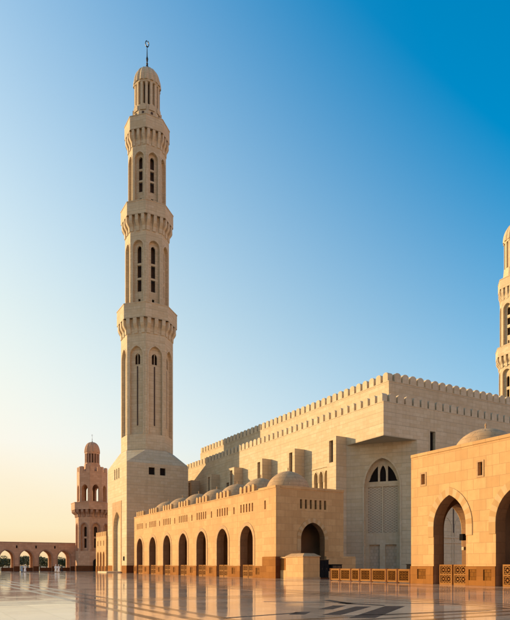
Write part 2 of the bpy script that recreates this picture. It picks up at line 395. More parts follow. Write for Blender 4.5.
def slit(parent, F, uc, z0, z1, w=.34, depth=.35, trim=None, d0=0):
    o = op(uc-w/2, uc+w/2, z0, z1)
    p = MB(); pane(p, F, o, depth - .01 + d0); 
    wo_ = p.build('window', M['glass'], parent)
    if trim:
        t = MB(); 
        for a, b_, c_, d_ in ((uc-w/2-.14, uc-w/2, z0-.14, z1+.14), (uc+w/2, uc+w/2+.14, z0-.14, z1+.14), (uc-w/2, uc+w/2, z1, z1+.14), (uc-w/2, uc+w/2, z0-.14, z0)):
            fbox(t, F, a, b_, c_, d_, -.04, .01)
        t.build('frame', trim, wo_)
    return op(uc-w/2, uc+w/2, z0, z1, None, depth)
def dome(parent, x, y, r, z0, h, mat='dome'):
    d = MB(); prof = [(r*1.06, z0-.7), (r*1.06, z0-.05), (r, z0)]
    for i in range(1, 12):
        a = i/12*math.pi/2; prof.append((r*math.cos(a)**.96, z0 + h*math.sin(a)*(1 + .04*(i/12)**4)))
    prof.append((.03, z0 + h*1.05))
    d.lathe(prof, x, y, 40); o = d.build('dome', M[mat], parent, smooth=True)
    f = MB(); f.lathe([(.10, z0+h*1.02), (.05, z0+h+.3), (.10, z0+h+.42), (.02, z0+h+.6)], x, y, 8); f.build('finial', M[mat], o)

def bay_arcade(name, label, y0, y1, arches, parts):
    """y0..y1 along the plaza; arches = list of (ulo, uhi). End wall with its own arch at one or both ends."""
    t = thing(name, label, 'arcade', (XA, y0, 0))
    F = WX(XA)
    H = 11.1
    low = [op(a, b_, 0, 4.9, parts.get('apex', 6.85)) for a, b_ in arches]
    ups = []
    for uc, z0, z1, w in parts['slits']:
        ups.append(slit(t, F, uc, z0, z1, w, .35, M['pinktrim'] if parts.get('framed') else None))
    m = MB()
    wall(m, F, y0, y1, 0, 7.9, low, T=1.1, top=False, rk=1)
    wall(m, F, y0, y1, 7.9, H, ups, T=1.1, ends=True)
    # end walls and back wall
    for ye, sgn in parts['ends']:
        G = WY(ye) if sgn < 0 else frame((0, ye), (1, 0), (0, 1))
        eo = op(41.95, 45.6, 0, 4.9, 7.0) if sgn < 0 else op(41.3, 44.75, 0, 4.9, 7.2)
        ew = []
        if sgn < 0:
            for i in range(6): ew.append(slit(t, G, 42.0 + i*.74, 8.7, 9.85, .32))
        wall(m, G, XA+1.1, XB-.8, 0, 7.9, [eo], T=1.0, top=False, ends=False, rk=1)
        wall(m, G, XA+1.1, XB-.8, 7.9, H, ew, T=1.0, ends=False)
        # the short returns where front and back walls pass the end wall
        if sgn < 0 or True:
            r = MB(); surround(r, G, eo, .55, .05, 3.4, True); r.build('arch_surround', [M['voussoir_a'], M['voussoir_b']], t)
    wall(m, frame((XB, 0), (0, 1), (1, 0)), y0, y1, 0, H, [], T=.8)
    m.build('wall', [M['pink'], M['shade_lining']], t)
    mi = MB()
    for yc in parts['cross']:
        G = WY(yc)
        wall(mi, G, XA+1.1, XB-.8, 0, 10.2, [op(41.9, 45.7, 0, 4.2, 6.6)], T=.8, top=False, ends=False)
    if parts.get('sunblock'): wall(mi, WY(parts['sunblock']), XA+1.1, XB-.8, 0, 10.2, [op(43.1, 44.5, 0, 2.6, 3.3)], T=.3, top=False, ends=False)  # added cross wall that keeps sun out so the end bay stays dark
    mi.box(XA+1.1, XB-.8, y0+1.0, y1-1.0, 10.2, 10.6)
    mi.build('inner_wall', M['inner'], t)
    for a, b_ in zip(low, low):
        r = MB(); surround(r, F, a, parts.get('ring', .5), .05, 4.0 if parts.get('ring') else 1.6, bool(parts.get('ring')))
        r.build('arch_surround', [M['voussoir_a'], M['voussoir_b']] if parts.get('ring') else [M['pinktrim']], t)
        screens(t, F, a['u1'], a['u0'])
    for u0, u1, n in parts['plinths']: plinth_run(t, F, u0, u1, panels=n)
    # coping and merlons
    c = MB()
    for u0, u1, zt in parts['coping']:
        fbox(c, F, u0, u1, H, zt, -.06, .7)
    for uc in parts['merlons']:
        for i in range(4): merlon(c, F, uc + (i - 1.5)*1.12, .62, H + .12, .95, .0, .42, .25)
    c.build('parapet', M['pink'], t)
    zt = parts['coping'][0][2]
    for ye, sgn in parts['ends']:
        c = MB()
        if sgn < 0: c.box(XA+.7, XB+.06, ye-.06, ye+.7, H, zt)
        else: c.box(XA+.7, XB+.06, ye-.7, ye+.06, H, zt)
        c.build('coping', M['pink'], t)
    c = MB(); c.box(XB-.6, XB+.06, y0+.7, y1-.7, H, H+.3); c.build('coping', M['pink'], t)
    rf = MB(); rf.box(XA+1.1, XB-.8, y0+1.0, y1-1.0, 10.605, 10.75); rf.build('roof', M['roof'], t)
    for yd in parts['domes']: dome(t, 43.4, yd, parts.get('dr', 2.95), 11.3, parts.get('dh', 2.75))
    return t

ARC = [69.4 + 7.18*i for i in range(7)]
slits = [(64.6, 8.65, 9.75, .36)]
for i, c in enumerate(ARC):
    for k in range(5): slits.append((c + (k-2)*.78, 8.65, 9.75, .36))
    if i < 6: slits.append((c + 3.59, 8.65, 9.6, .36))
arch = [(c-1.75, c+1.75) for c in ARC]
pl = [(64.95, arch[0][0], 1)] + [(arch[i][1], arch[i+1][0], 1) for i in range(6)] + [(arch[6][1], 115.9, 1)]
left_arc = bay_arcade('long_arcade', 'long sunlit golden sandstone arcade with seven pointed arches and a row of low domes', 62.0, 115.9, arch,
    dict(slits=slits, ends=[(62.0, -1), (115.9, 1)], cross=[ARC[i]+3.2 for i in range(6)], plinths=pl,
         coping=[(62, 66.2, 11.4), (66.2, 115.9, 11.22)], merlons=ARC, domes=[67.2 + 7.2*i for i in range(7)], sunblock=66.2))
# taller plinth wrapping the near corner
F = WX(XA)
p = MB(); p.box(XA-.22, 41.9, 61.75, 64.95, 0, 2.67); p.build('corner_plinth', M['plinth'], left_arc)
p = MB(); p.box(XA-.2, 41.9, 61.70, 61.748, 0, 2.67); p.build('corner_plinth', M['dplinth'], left_arc)  # thin dark slab added to put deep shade on this face
p = MB(); p.box(45.65, 50.4, 61.7, 61.995, 0, 2.75); p.box(48.7, 50.4, 61.996, 63.2, 0, 2.75); p.build('corner_plinth', M['pink'], left_arc)

rarch = [(33.13, 36.55), (26.9, 30.32), (20.5, 23.9)]
right_arc = bay_arcade('corner_pavilion', 'near golden sandstone pavilion at the right edge with voussoir ringed pointed arches and one dome', 15.0, 39.2, rarch,
    dict(slits=[(37.75, 8.6, 9.5, .42), (31.75, 8.6, 9.65, .42), (25.2, 8.6, 9.65, .42)], framed=True, ring=.62, apex=7.4,
         ends=[(39.2, 1), (15.0, -1)], cross=[30.6, 24.2], plinths=[(36.55, 39.2, 1), (30.32, 33.13, 2), (23.9, 26.9, 2), (15.0, 20.5, 2)],
         coping=[(15, 39.2, 11.35)], merlons=[], domes=[35.4, 22.5], dr=2.7, dh=2.15))
# return plinth on the pavilion's far end is hidden; loudspeaker on the inner jamb
sp_ = thing('loudspeaker', 'small black loudspeaker on a bracket inside the right pavilion arch', 'loudspeaker', (43.9, 38.4, 3.7))
m = MB(); m.box(43.85, 44.3, 38.3, 38.7, 3.9, 4.5); m.build('cabinet', M['black'], sp_)
m = MB(); m.box(43.9, 44.25, 38.27, 38.298, 3.95, 4.45); m.build('grille', M['bronze'], sp_)
m = MB(); m.box(44.305, 44.75, 38.48, 38.56, 4.15, 4.25); m.build('bracket', M['bronze'], sp_)
fl = thing('floodlight', 'small pale floodlight below the black loudspeaker inside the right pavilion arch', 'floodlight', (44.2, 38.4, 2.9))
m = MB(); m.box(43.95, 44.3, 38.3, 38.55, 3.0, 3.3); m.build('housing', M['creamtrim'], fl)
m = MB(); m.box(43.99, 44.26, 38.28, 38.298, 3.04, 3.26); m.build('lens', M['dome'], fl)
m = MB(); m.box(44.305, 44.75, 38.42, 38.5, 3.12, 3.2); m.build('bracket', M['bronze'], fl)

# ------------------------------------------------------------------ pedestal, low wall, fence, planter
pd = thing('stone_pedestal', 'big sunlit stone pedestal with a sloped cap beside the corner of the long arcade', 'pedestal', (39.3, 57.8, 0))
m = MB(); m.box(38.2, 40.5, 56.0, 59.6, .25, 2.55); m.build('body', M['pink'], pd)
m = MB(); m.box(38.14, 40.56, 55.94, 59.66, 0, .25); m.build('base', M['pinktrim'], pd)
m = MB(); m.rings([[(38.2-a, 56-a, z), (40.5+a, 56-a, z), (40.5+a, 59.6+a, z), (38.2-a, 59.6+a, z)] for a, z in ((.0, 2.55), (.08, 2.56), (.08, 2.66), (-.45, 2.98))]); m.build('cap', M['pinktrim'], pd)
lw = thing('low_link_wall', 'short brown panelled wall between the stone pedestal and the arcade corner', 'wall', (39.0, 60.6, 0))
m = MB(); m.box(38.75, 39.3, 59.75, 61.7, 0, 1.0); m.build('base', M['pink'], lw)
m = MB(); m.box(38.8, 39.25, 59.75, 61.7, 1.0, 2.45); m.build('panel', M['plinth'], lw)
m = MB(); m.box(38.7, 39.35, 59.75, 61.7, 2.45, 2.62); m.build('coping', M['pinktrim'], lw)

fe = thing('pierced_fence', 'low brown pierced stone fence running between the pedestal and the right pavilion', 'fence', (XA, 46, 0))
edges = [39.35, 41.0, 42.45, 44.6, 46.3, 47.7, 49.5, 51.1]
for i, y in enumerate(edges):
    m = MB(); m.box(38.32, 38.52, y-.09, y+.09, 0, 1.3); m.build('post', M['dplinth'], fe)
F = WX(38.34)
for a, b_ in zip(edges, edges[1:]):
    a += .11; b_ -= .11
    m = MB(); fbox(m, F, a, b_, .05, .2, 0, .14); fbox(m, F, a, b_, 1.1, 1.26, 0, .14); fbox(m, F, a, a+.12, .2, 1.1, 0, .14); fbox(m, F, b_-.12, b_, .2, 1.1, 0, .14)
    fo = m.build('panel', M['screen'], fe)
    m = MB(); n = max(2, round((b_-a)/.5)); lattice_panel(m, F, a+.12, b_-.12, .2, 1.1, .03, .11, n, 2, .06); m.build('lattice', M['carved'], fo)
    m = MB(); fbox(m, F, a+.12, b_-.12, .2, 1.1, .115, .135); m.build('backing', M['dplinth'], fo)

for nm, px, py, lab in (('equipment_cabinet', 43.6, 57.2, 'black equipment cabinet behind the pierced fence nearer the long arcade'), ('equipment_cabinet', 42.4, 42.9, 'black equipment cabinet behind the pierced fence beside the right pavilion')):
    t = thing(nm, lab, 'cabinet', (px, py, 0), 'black cabinets behind the fence')
    for dx in (-.55, .55):
        m = MB(); m.box(px+dx-.05, px+dx+.05, py-.1, py+.1, 0, .9); m.build('leg', M['bronze'], t)
    m = MB(); m.box(px-.75, px+.75, py-.35, py+.35, .9, 1.66); m.box(px-.8, px+.8, py-.4, py+.4, 1.66, 1.72); m.build('box', M['black'], t)
    m = MB(); m.box(px-.6, px-.02, py-.375, py-.352, 1.0, 1.56); m.box(px+.02, px+.6, py-.375, py-.352, 1.0, 1.56); m.build('door', M['bronze'], t)

def leaf_cloud(mb, cx, cy, cz, rx, ry, rz, n, size, seed, lobes=7):
    rnd = random.Random(seed)
    L = [(rnd.uniform(-.55, .55)*rx, rnd.uniform(-.55, .55)*ry, rnd.uniform(-.45, .5)*rz, rnd.uniform(.35, .6)) for _ in range(lobes)]
    for _ in range(n):
        lx, ly, lz, s_ = rnd.choice(L)
        while True:
            d = Vector((rnd.uniform(-1, 1), rnd.uniform(-1, 1), rnd.uniform(-1, 1)))
            if .1 < d.length < 1: break
        d = d.normalized()*(d.length**.4)
        p = Vector((cx+lx+d.x*rx*s_, cy+ly+d.y*ry*s_, cz+lz+d.z*rz*s_))
        a = Vector((rnd.gauss(0, 1), rnd.gauss(0, 1), rnd.gauss(0, 1))).normalized(); b_ = a.cross(Vector((rnd.gauss(0, 1), rnd.gauss(0, 1), rnd.gauss(0, 1)))).normalized()
        s2 = size*rnd.uniform(.6, 1.3)
        mb.face([p - a*s2, p + b_*s2*.5, p + a*s2, p - b_*s2*.5])
t = thing('dark_box', 'tall black box right of the stone pedestal', 'cabinet', (41.35, 56.8, 0))  # unidentified dark mass, modelled as a box with doors
m = MB(); m.box(40.68, 42.05, 56.25, 57.4, 0, .15); m.build('base', M['dplinth'], t)
m = MB(); m.box(40.72, 42.0, 56.3, 57.35, .15, 2.2); m.build('body', M['black'], t)
m = MB(); m.rings([[(40.68, 56.25, z), (42.05, 56.25, z), (42.05, 57.4, z), (40.68, 57.4, z)] for z in (2.2, 2.28)]); m.build('lid', M['bronze'], t)
for a in (40.76, 41.38):
    m = MB(); m.box(a, a+.58, 56.27, 56.297, .22, 2.12); do = m.build('door', M['black'], t)
    m = MB(); m.box(a+.26, a+.32, 56.24, 56.268, 1.1, 1.3); m.build('handle', M['bronze'], do)

# ------------------------------------------------------------------ prayer hall
XL, YL, YP = 58.0, 64.8, 73.2
hall = thing('prayer_hall', 'massive cream stone prayer hall with battlemented roofline and overhanging upper corner', 'mosque', (XL, YL, 0))
FX, FY = WX(XL), WY(YL)
XE, YE = 132.0, 142.0
m = MB()
# gallery of small arches on the plaza side, between the first two bays
gal = [op(c-.5, c+.5, 11.0, 16.2, 17.0, .6) for c in (76.9, 78.35, 79.8, 81.25)]
w2 = [op(112.6, 114.0, 17.2, 19.2, None, .4)]
wall(m, FX, YP, YE, 0, 20.1, gal + w2, T=1.2, back=False, top=False, ends=False)
wall(m, FX, YL, YE, 20.1, 24.9, [], T=1.2, back=False, top=False, ends=False)
# -y side: upper band over the portal recess, then full height wing
wing = [op(67.1, 68.2, 18.7, 21.7, None, .5), op(80.5, 81.6, 18.7, 21.7, None, .5), op(92, 93.1, 18.7, 21.7, None, .5)]
wall(m, FY, XL, 64.5, 20.1, 24.9, [], back=False, top=False, ends=False)
wall(m, FY, 64.5, XE, 0, 24.9, wing, back=False, top=False, ends=False)
m.face([(XL, YL, 20.1), (64.5, YL, 20.1), (XL, YP, 20.1)])        # three-cornered soffit of the overhang
pa = op(61.35, 69.95, 0, 13.9, 18.7, .9)
# the corner below the overhang is cut off at an angle and carries the portal
CL = math.hypot(64.5-XL, YL-YP); ce = ((64.5-XL)/CL, (YL-YP)/CL); cn = (ce[1], -ce[0])
KU = .625; CO = 2.75; KZ = .952
def PF(u, z, d=0.0):
    v = (u - 61.35)*KU + CO
    return (XL + ce[0]*v - cn[0]*d, YP + ce[1]*v - cn[1]*d, z*KZ)
wall(m, PF, 61.35 - CO/KU, 61.35 + (CL-CO)/KU, 0, 20.1/KZ, [pa], back=False, top=False, ends=False)
m.face([(XE, YL, 0), (XE, YE, 0), (XE, YE, 24.9), (XE, YL, 24.9)]); m.face([(XL, YE, 0), (XE, YE, 0), (XE, YE, 24.9), (XL, YE, 24.9)])
m.build('lower_wall', M['cream'], hall)
m = MB(); m.box(XL+.6, XE-.6, YL+.6, YE-.6, 24.3, 24.85); m.build('roof', M['roof'], hall)
XU, YU, YUE, XUE = 61.0, 67.0, 134.0, 128.0
m = MB(); m.box(XU, XUE, YU, YUE, 24.855, 28.85); m.build('upper_wall', M['cream'], hall)
def parapet(parent, x0, x1, y0, y1, z0, z1, per=1.56, w=1.22, name='parapet'):
    m = MB()
    n = round((y1-y0)/per); st = (y1-y0)/n
    for G in (WX(x0), ):
        for i in range(n): merlon(m, G, y0 + (i+.5)*st, w*.86, z0+.12, z1-z0-.0, .0, .95, .26)
    n2 = round((x1-x0-1.0)/per); st2 = (x1-x0-1.0)/n2
    for i in range(n2): merlon(m, WY(y0), x0+1.0 + (i+.5)*st2, w, z0+.12, z1-z0-.0, .0, .75, .3)
    m.box(x0-.05, x0+.95, y0-.05, y1, z0, z0+.12); m.box(x0+.95, x1, y0-.05, y0+.8, z0, z0+.12)
    m.box(x1-.6, x1, y0+.6, y1, z0, z0+1.1); m.box(x0+.6, x1-.6, y1-.6, y1, z0, z0+1.1)
    m.build(name, M['creamtrim'], parent)
parapet(hall, XL, XE, YL, YE, 24.9, 26.2)
parapet(hall, XU, XUE, YU, YUE, 28.85, 30.2)
# panes of the openings
for o_ in wing: 
    q = MB(); pane(q, FY, o_, .48); wq = q.build('window', M['glass'], hall)
    q = MB(); a, b_, c_, d_ = o_['u0'], o_['u1'], o_['sill'], o_['zs']
    for r in ((a-.2, a, c_-.2, d_+.2), (b_, b_+.2, c_-.2, d_+.2), (a, b_, d_, d_+.2), (a, b_, c_-.2, c_)): fbox(q, FY, *r, -.05, .01)
    q.build('frame', M['creamtrim'], wq)
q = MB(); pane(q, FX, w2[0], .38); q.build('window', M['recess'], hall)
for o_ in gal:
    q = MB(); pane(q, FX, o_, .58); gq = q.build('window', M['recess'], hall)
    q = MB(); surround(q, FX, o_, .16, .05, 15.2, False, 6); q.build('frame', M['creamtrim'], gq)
q = MB(); fbox(q, FX, 75.9, 82.3, 17.5, 17.75, -.12, .01); q.build('string_course', M['creamtrim'], hall)
for uc in (70.6, 73.6):
    q = MB(); surround(q, FY, op(uc-1.15, uc+1.15, .2, 7.2, 8.9), .18, .06, .0, False, 6); q.build('blind_arch', M['creamtrim'], hall)
q = MB(); fbox(q, FY, 68.6, 76, 5.0, 5.2, -.12, .01); q.build('string_course', M['creamtrim'], hall)
q = MB(); fbox(q, FY, 68.6, 76, 5.8, 6.0, -.12, .01); q.build('string_course', M['creamtrim'], hall)
q = MB(); fbox(q, FY, 71.98, 72.22, 6.6, 11.5, -.03, .01); q.build('window', M['recess'], hall)  # flat dark strip for a pilaster groove, no opening behind it
# projecting window bays
for i, yb in enumerate([73.2, 84.6, 95.5, 106.7, 117.3, 128.0, 138.5]):
    G = WX(XL-2.0); bo = op(yb+.75, yb+1.75, 17.5, 20.9, None, .5)
    q = MB(); wall(q, G, yb, yb+2.3, 0, 21.4, [bo], T=1.995, back=False, top=True, ends=True)
    bq = q.build('window_bay', M['cream'], hall)
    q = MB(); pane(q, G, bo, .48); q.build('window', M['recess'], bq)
# portal
pt = bpy.data.objects.new('portal', None); C.objects.link(pt); pt.parent = hall
q = MB(); G = PF
lights = [op(62.5, 64.55, 15.1, 15.9, 17.0, .35), op(64.95, 66.5, 15.1, 16.6, 17.9, .35), op(66.9, 68.95, 15.1, 15.9, 17.0, .35)]
def quarter(u0, u1):
    cv = arch_pts(pa, 24, -.75); out = []
    for i in range(13):
        u = u0 + (u1-u0)*i/12
        for (a_, za), (b2, zb) in zip(cv, cv[1:]):
            if a_ <= u <= b2: out.append((u, max(15.3, za + (zb-za)*(u-a_)/max(1e-6, b2-a_)))); break
        else: out.append((u, 15.3))
    return dict(u0=u0, u1=u1, sill=15.1, zs=15.3, za=16, depth=.3, pts=out)
lights = [quarter(62.15, 64.45), op(64.9, 66.4, 15.1, 16.3, 17.7, .3), quarter(66.85, 69.15)]
back_ = lambda u, z, d=0: G(u, z, d+.9)
wall(q, back_, 61.35, 69.95, 14.6, 19.2, lights, T=.3, back=False, top=False, ends=False)
leaves = [op(61.95, 65.4, 6.9, 14.3, None, .16), op(65.75, 69.3, 6.9, 14.3, None, .16)]
wall(q, back_, 61.35, 69.95, 5.9, 14.6, leaves, back=False, top=False, ends=False)
doors = [op(62.3, 64.9, 0, 5.0, None, .35), op(66.2, 68.9, 0, 5.0, None, .35)]
wall(q, back_, 61.35, 69.95, 0, 5.9, doors, back=False, top=False, ends=False)
q.build('portal_wall', M['creamtrim'], pt)
for o_ in lights: q = MB(); pane(q, back_, o_, .28); q.build('window', M['glass'], pt)
for o_ in leaves: q = MB(); pane(q, back_, o_, .15); q.build('lattice_panel', M['lattice'], pt)
for o_ in doors: q = MB(); pane(q, back_, o_, .33); q.build('door', M['wood'], pt)
q = MB(); surround(q, G, pa, .35, .08, 0.0, False); q.build('arch_surround', M['creamtrim'], pt)
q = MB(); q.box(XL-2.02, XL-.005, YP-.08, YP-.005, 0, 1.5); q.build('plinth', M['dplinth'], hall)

# ------------------------------------------------------------------ minarets
def octo(r, z, ph=R(22.5), cx=0, cy=0, n=8): return [(cx + r*math.cos(ph + 2*math.pi*i/n), cy + r*math.sin(ph + 2*math.pi*i/n), z) for i in range(n)]
def facet_frame(r, i, n=8):
    """facet i of an n-gon of circumradius r about the origin; u measured from the facet's middle"""
    a = 2*math.pi*i/n; ap = r*math.cos(math.pi/n)
    return frame((ap*math.cos(a), ap*math.sin(a)), (-math.sin(a), math.cos(a)), (math.cos(a), math.sin(a)))
def shaft(t, loc, r, z0, z1, niche, wins, mat, trim, groove=None, core=True, n=8, seethru=False):

    m = MB(); hw = r*math.sin(math.pi/n); dep = .6
    for i in range(n):
        wall(m, facet_frame(r, i, n), -hw, hw, z0, z1, [dict(niche, depth=dep)], back=False, top=False, ends=False)
    m.face(octo(r, z1, n=n, ph=math.pi/n)); m.face(list(reversed(octo(r, z0, n=n, ph=math.pi/n))))
    if core:
        m.k = 1; m.rings([octo(r*.6, z0+.05), octo(r*.6, z1-.05)], False, False); m.k = 0  # core coloured dark so the window openings look deep in shade
    so_ = m.build('shaft', [mat, M['recess']], t, origin=(0, 0, 0)); so_.location = (0, 0, 0)
    G = facet_frame(r, 0, n)
    F2 = lambda u, z, d=0: G(u, z, d + dep)
    m = MB(); w = niche['u1']
    zs = sorted(wins, key=lambda o: o['sill'])
    cur = niche['sill']
    for o_ in zs:
        top_ = o_['za'] + .1
        wall(m, F2, -w, w, cur, top_, [o_], T=.35, back=False, top=False, ends=False); cur = top_
    wall(m, F2, -w, w, cur, niche['za'] + .02, [], T=.35, back=False, top=False, ends=False)
    if groove:
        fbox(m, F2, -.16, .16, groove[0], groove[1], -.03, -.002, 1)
    wp = m.build('window_niche', [mat, M['recess']], t, origin=(0, 0, 0))
    m = MB(); surround(m, G, niche, min(.28, hw-w-.05), .07, niche['sill'], False, 7)
    sp2 = m.build('arch_moulding', trim, wp, origin=(0, 0, 0)); 
    m = MB(); 
    for o_ in zs:
        if len(zs) == 1: fbox(m, F2, -.06, .06, o_['sill'], o_['za']-.1, .1, .22)
    mu = m.build('mullion', trim, wp, origin=(0, 0, 0)) if len(zs) == 1 else None
    for i in range(1, n):
        c = dup(wp, t, 2*math.pi*i/n)
        for ch in (sp2, mu):
            if ch: dup(ch, c)
def balcony(t, r_in_low, r_in_up, rb, zt, zb, zc, mat, trim, nb=3):
    """octagonal gallery: parapet rb from zb to zt, brackets down to zc"""
    m = MB(); m.rings([octo(r_in_low*1.01, zc), octo(r_in_low*1.015, zb+.25), octo(rb-.12, zb+.25), octo(rb, zb), octo(rb, zt-.18), octo(rb+.08, zt-.17), octo(rb+.08, zt), octo(rb-.35, zt), octo(rb-.35, zt-1.0), octo(r_in_up*.98, zt-1.0)])
    bo = m.build('balcony', mat, t, origin=(0, 0, 0))
    G = facet_frame(rb, 0); hw = rb*math.sin(R(22.5)); ap_d = (rb - r_in_low)*math.cos(R(22.5))
    first = None; H = zb - zc
    for i in range(8):
        for k in range(nb):
            if first is None:
                m = MB(); uu = 0
                m.prism([(0.04, zb-.02), (ap_d+.05, zb-.02), (ap_d+.05, zc-.5), (ap_d*.8, zc-.4), (ap_d*.72, zc+H*.2), (ap_d*.3, zb-H*.6), (.04, zb-H*.42)],
                        lambda d, z: G(-hw*.155, z, d), lambda d, z: G(hw*.155, z, d))
                first = m.build('bracket', trim, bo, origin=(0, 0, 0)); c = first
            else: c = dup(first, bo)
            u = (k - (nb-1)/2)*(2*hw/nb)*.97; a = 2*math.pi*i/8
            c.rotation_euler = (0, 0, a); c.location = (-math.sin(a)*u, math.cos(a)*u, 0)
    return bo
def turret(t, r, z0, z1, zd, ztip, mat, trim, n=10, ribs=16):
    """ring of slender piers with dark gaps, then a ribbed pointed dome and finial"""
    m = MB(); m.rings([octo(r*1.06, z0-.02, n=n, ph=0), octo(r*1.06, z0+.35, n=n, ph=0)]); m.rings([octo(r*1.05, z1, n=n, ph=0), octo(r*1.05, z1+.45, n=n, ph=0)])
    m.k = 1; m.rings([octo(r*.66, z0+.36, n=n, ph=0), octo(r*.66, z1-.01, n=n, ph=0)]); m.k = 0  # inner core painted dark to give the gaps their shade
    to = m.build('turret', [mat, M['recess']], t, origin=(0, 0, 0))
    first = None; N = 16
    for i in range(N):
        a = 2*math.pi*i/N
        if first is None:
            m = MB(); m.box(r*.72, r*1.0, -r*.1, r*.1, z0+.35, z1); first = m.build('pier', trim, to, origin=(0, 0, 0)); c = first
        else: c = dup(first, to)
        c.rotation_euler = (0, 0, a)
    m = MB(); prof = []
    h = zd - z1 - .45
    for i in range(0, 13):
        a = i/12*math.pi/2; prof.append((max(.05, r*1.0*math.cos(a)**.8), z1+.45 + h*math.sin(a)))
    m.lathe(prof, 0, 0, 96, ribs=ribs, ribamp=.1); m.build('dome', mat, t, origin=(0, 0, 0))
    H = ztip - zd
    m = MB(); k = H/7.0
    m.lathe([(.55*k, zd-.3), (.42*k, zd+.5*k), (.16*k, zd+1.3*k), (.26*k, zd+1.5*k), (.12*k, zd+1.7*k), (.26*k, zd+2.6*k), (.12*k, zd+3.2*k), (.07*k, zd+5.4*k)], 0, 0, 12)
    # open crescent at the top
    zc = zd + 6.15*k; Ro, ri = .78*k, .55*k
    for i in range(20):
        a0, a1 = R(-262 + i*17.2*.98 + 0), R(-262 + (i+1)*17.2*.98)
        def P(a, s, y): 
            th = ri + (Ro-ri)*(.5 + .5*s); return (math.cos(a)*th*.62, y*k, zc + math.sin(a)*th)
        m.face([P(a0, 1, -.08), P(a1, 1, -.08), P(a1, -1, -.08), P(a0, -1, -.08)]); m.face([P(a0, 1, .08), P(a1, 1, .08), P(a1, -1, .08), P(a0, -1, .08)])
        m.face([P(a0, 1, -.08), P(a1, 1, -.08), P(a1, 1, .08), P(a0, 1, .08)]); m.face([P(a0, -1, -.08), P(a1, -1, -.08), P(a1, -1, .08), P(a0, -1, .08)])
    m.build('finial', M['bronze'], t, origin=(0, 0, 0))
def nw(w, z0, z1, zs=None): return op(-w/2, w/2, z0, zs if zs else z1, z1 if zs else None)

# main minaret
mn = thing('minaret', 'tallest cream stone minaret with three balconies rising from a square base beside the long arcade', 'minaret', (45.9, 129.8, 0))
X0, X1, Y0, Y1 = -7.0, 7.0, -7.1, 7.1
m = MB()
FXl = frame((X0, 0), (0, 1), (-1, 0)); FYl = frame((0, Y0), (1, 0), (0, -1))
niche = op(-2.9, 2.4, 0.0, 9.6, 13.4, .5); niche = op(-2.75, 2.3, 0, 9.8, 13.4, .7)
sl3 = [op(-1.9+i*1.5, -1.2+i*1.5, 20.6, 22.9, None, .4) for i in range(3)]
wall(m, FXl, Y0, Y1, 0, 16.4, [niche], back=False, top=False, ends=False); wall(m, FXl, Y0, Y1, 16.4, 23.5, sl3, back=False, top=False, ends=False)
sq2 = [op(-2.15, -.75, 21.1, 22.7, None, .5), op(.4, 1.7, 21.1, 22.7, None, .5)]
wall(m, FYl, X0, X1, 0, 23.5, sq2, back=False, top=False, ends=False)
m.face([(X1, Y0, 0), (X1, Y1, 0), (X1, Y1, 23.5), (X1, Y0, 23.5)]); m.face([(X0, Y1, 0), (X1, Y1, 0), (X1, Y1, 23.5), (X0, Y1, 23.5)])
oc = octo(6.0, 26.7); cr = [(X1, Y1, 23.5), (X0, Y1, 23.5), (X0, Y0, 23.5), (X1, Y0, 23.5)]
# octagon vertices: 0 at 22.5deg ... corner k lies between vertices 2k and 2k+1
for k in range(4):
    m.face([cr[k], oc[2*k], oc[2*k+1]]); m.face([cr[k], oc[2*k+1], oc[(2*k+2) % 8], cr[(k+1) % 4]])
m.build('tower_base', M['tower'], mn, origin=(0, 0, 0))
m = MB(); pane(m, FXl, niche, .68); m.build('niche_panel', M['creamtrim'], mn, origin=(0, 0, 0))
m = MB(); fbox(m, FXl, -3.6, -2.76, 0, 15.6, -.07, .01); fbox(m, FXl, 2.31, 3.15, 0, 15.6, -.07, .01); 
G2 = lambda u, z, d=0: FXl(u, z, d-.07)
wall(m, G2, -2.755, 2.305, 9.8, 15.6, [dict(niche, sill=9.8, depth=.07)], T=.07, back=False, ends=False)
m.build('niche_frame', M['pinktrim'], mn, origin=(0, 0, 0))
for o_, G in [(o_, FXl) for o_ in sl3] + [(o_, FYl) for o_ in sq2]:
    m = MB(); pane(m, G, o_, o_['depth']-.02); m.build('window', M['glass'], mn, origin=(0, 0, 0))
m = MB(); fbox(m, FYl, X0+.0, X1, 0, 1.55, -.08, .01); m.build('plinth', M['dplinth'], mn, origin=(0, 0, 0))  # darker copy of the plinth stone for the side away from the sun
m = MB(); fbox(m, FXl, Y0-.08, -3.62, 0, 1.55, -.08, .01); fbox(m, FXl, 3.17, Y1, 0, 1.55, -.08, .01); m.build('plinth', M['plinth'], mn, origin=(0, 0, 0))
cr_, tr_ = M['cream'], M['creamtrim']
L0 = mn.location
shaft(mn, L0, 5.8, 26.68, 53.0, op(-1.55, 1.55, 30.2, 47.4, 49.5), [op(-.62, .62, 45.6, 47.2, 48.0), ], cr_, tr_, groove=(32.2, 45.2))
balcony(mn, 5.8, 4.9, 6.72, 58.6, 55.3, 52.6, cr_, tr_)
shaft(mn, L0, 4.9, 57.5, 75.6, op(-1.25, 1.25, 59.2, 71.6, 73.0), [nw(.55, 59.5, 60.3), nw(1.0, 61.9, 64.5), nw(1.0, 64.95, 67.7), nw(1.0, 68.15, 72.0, 71.3)], cr_, tr_)
balcony(mn, 4.9, 4.23, 5.86, 81.2, 78.2, 75.4, cr_, tr_)
shaft(mn, L0, 4.23, 80.1, 94.8, op(-1.1, 1.1, 81.6, 91.4, 92.8), [nw(.55, 82.0, 82.8), nw(.92, 84.2, 86.4), nw(.92, 86.8, 88.9), nw(.92, 89.3, 92.0, 91.4)], cr_, tr_)
balcony(mn, 4.23, 3.1, 5.03, 100.4, 97.4, 94.6, cr_, tr_)
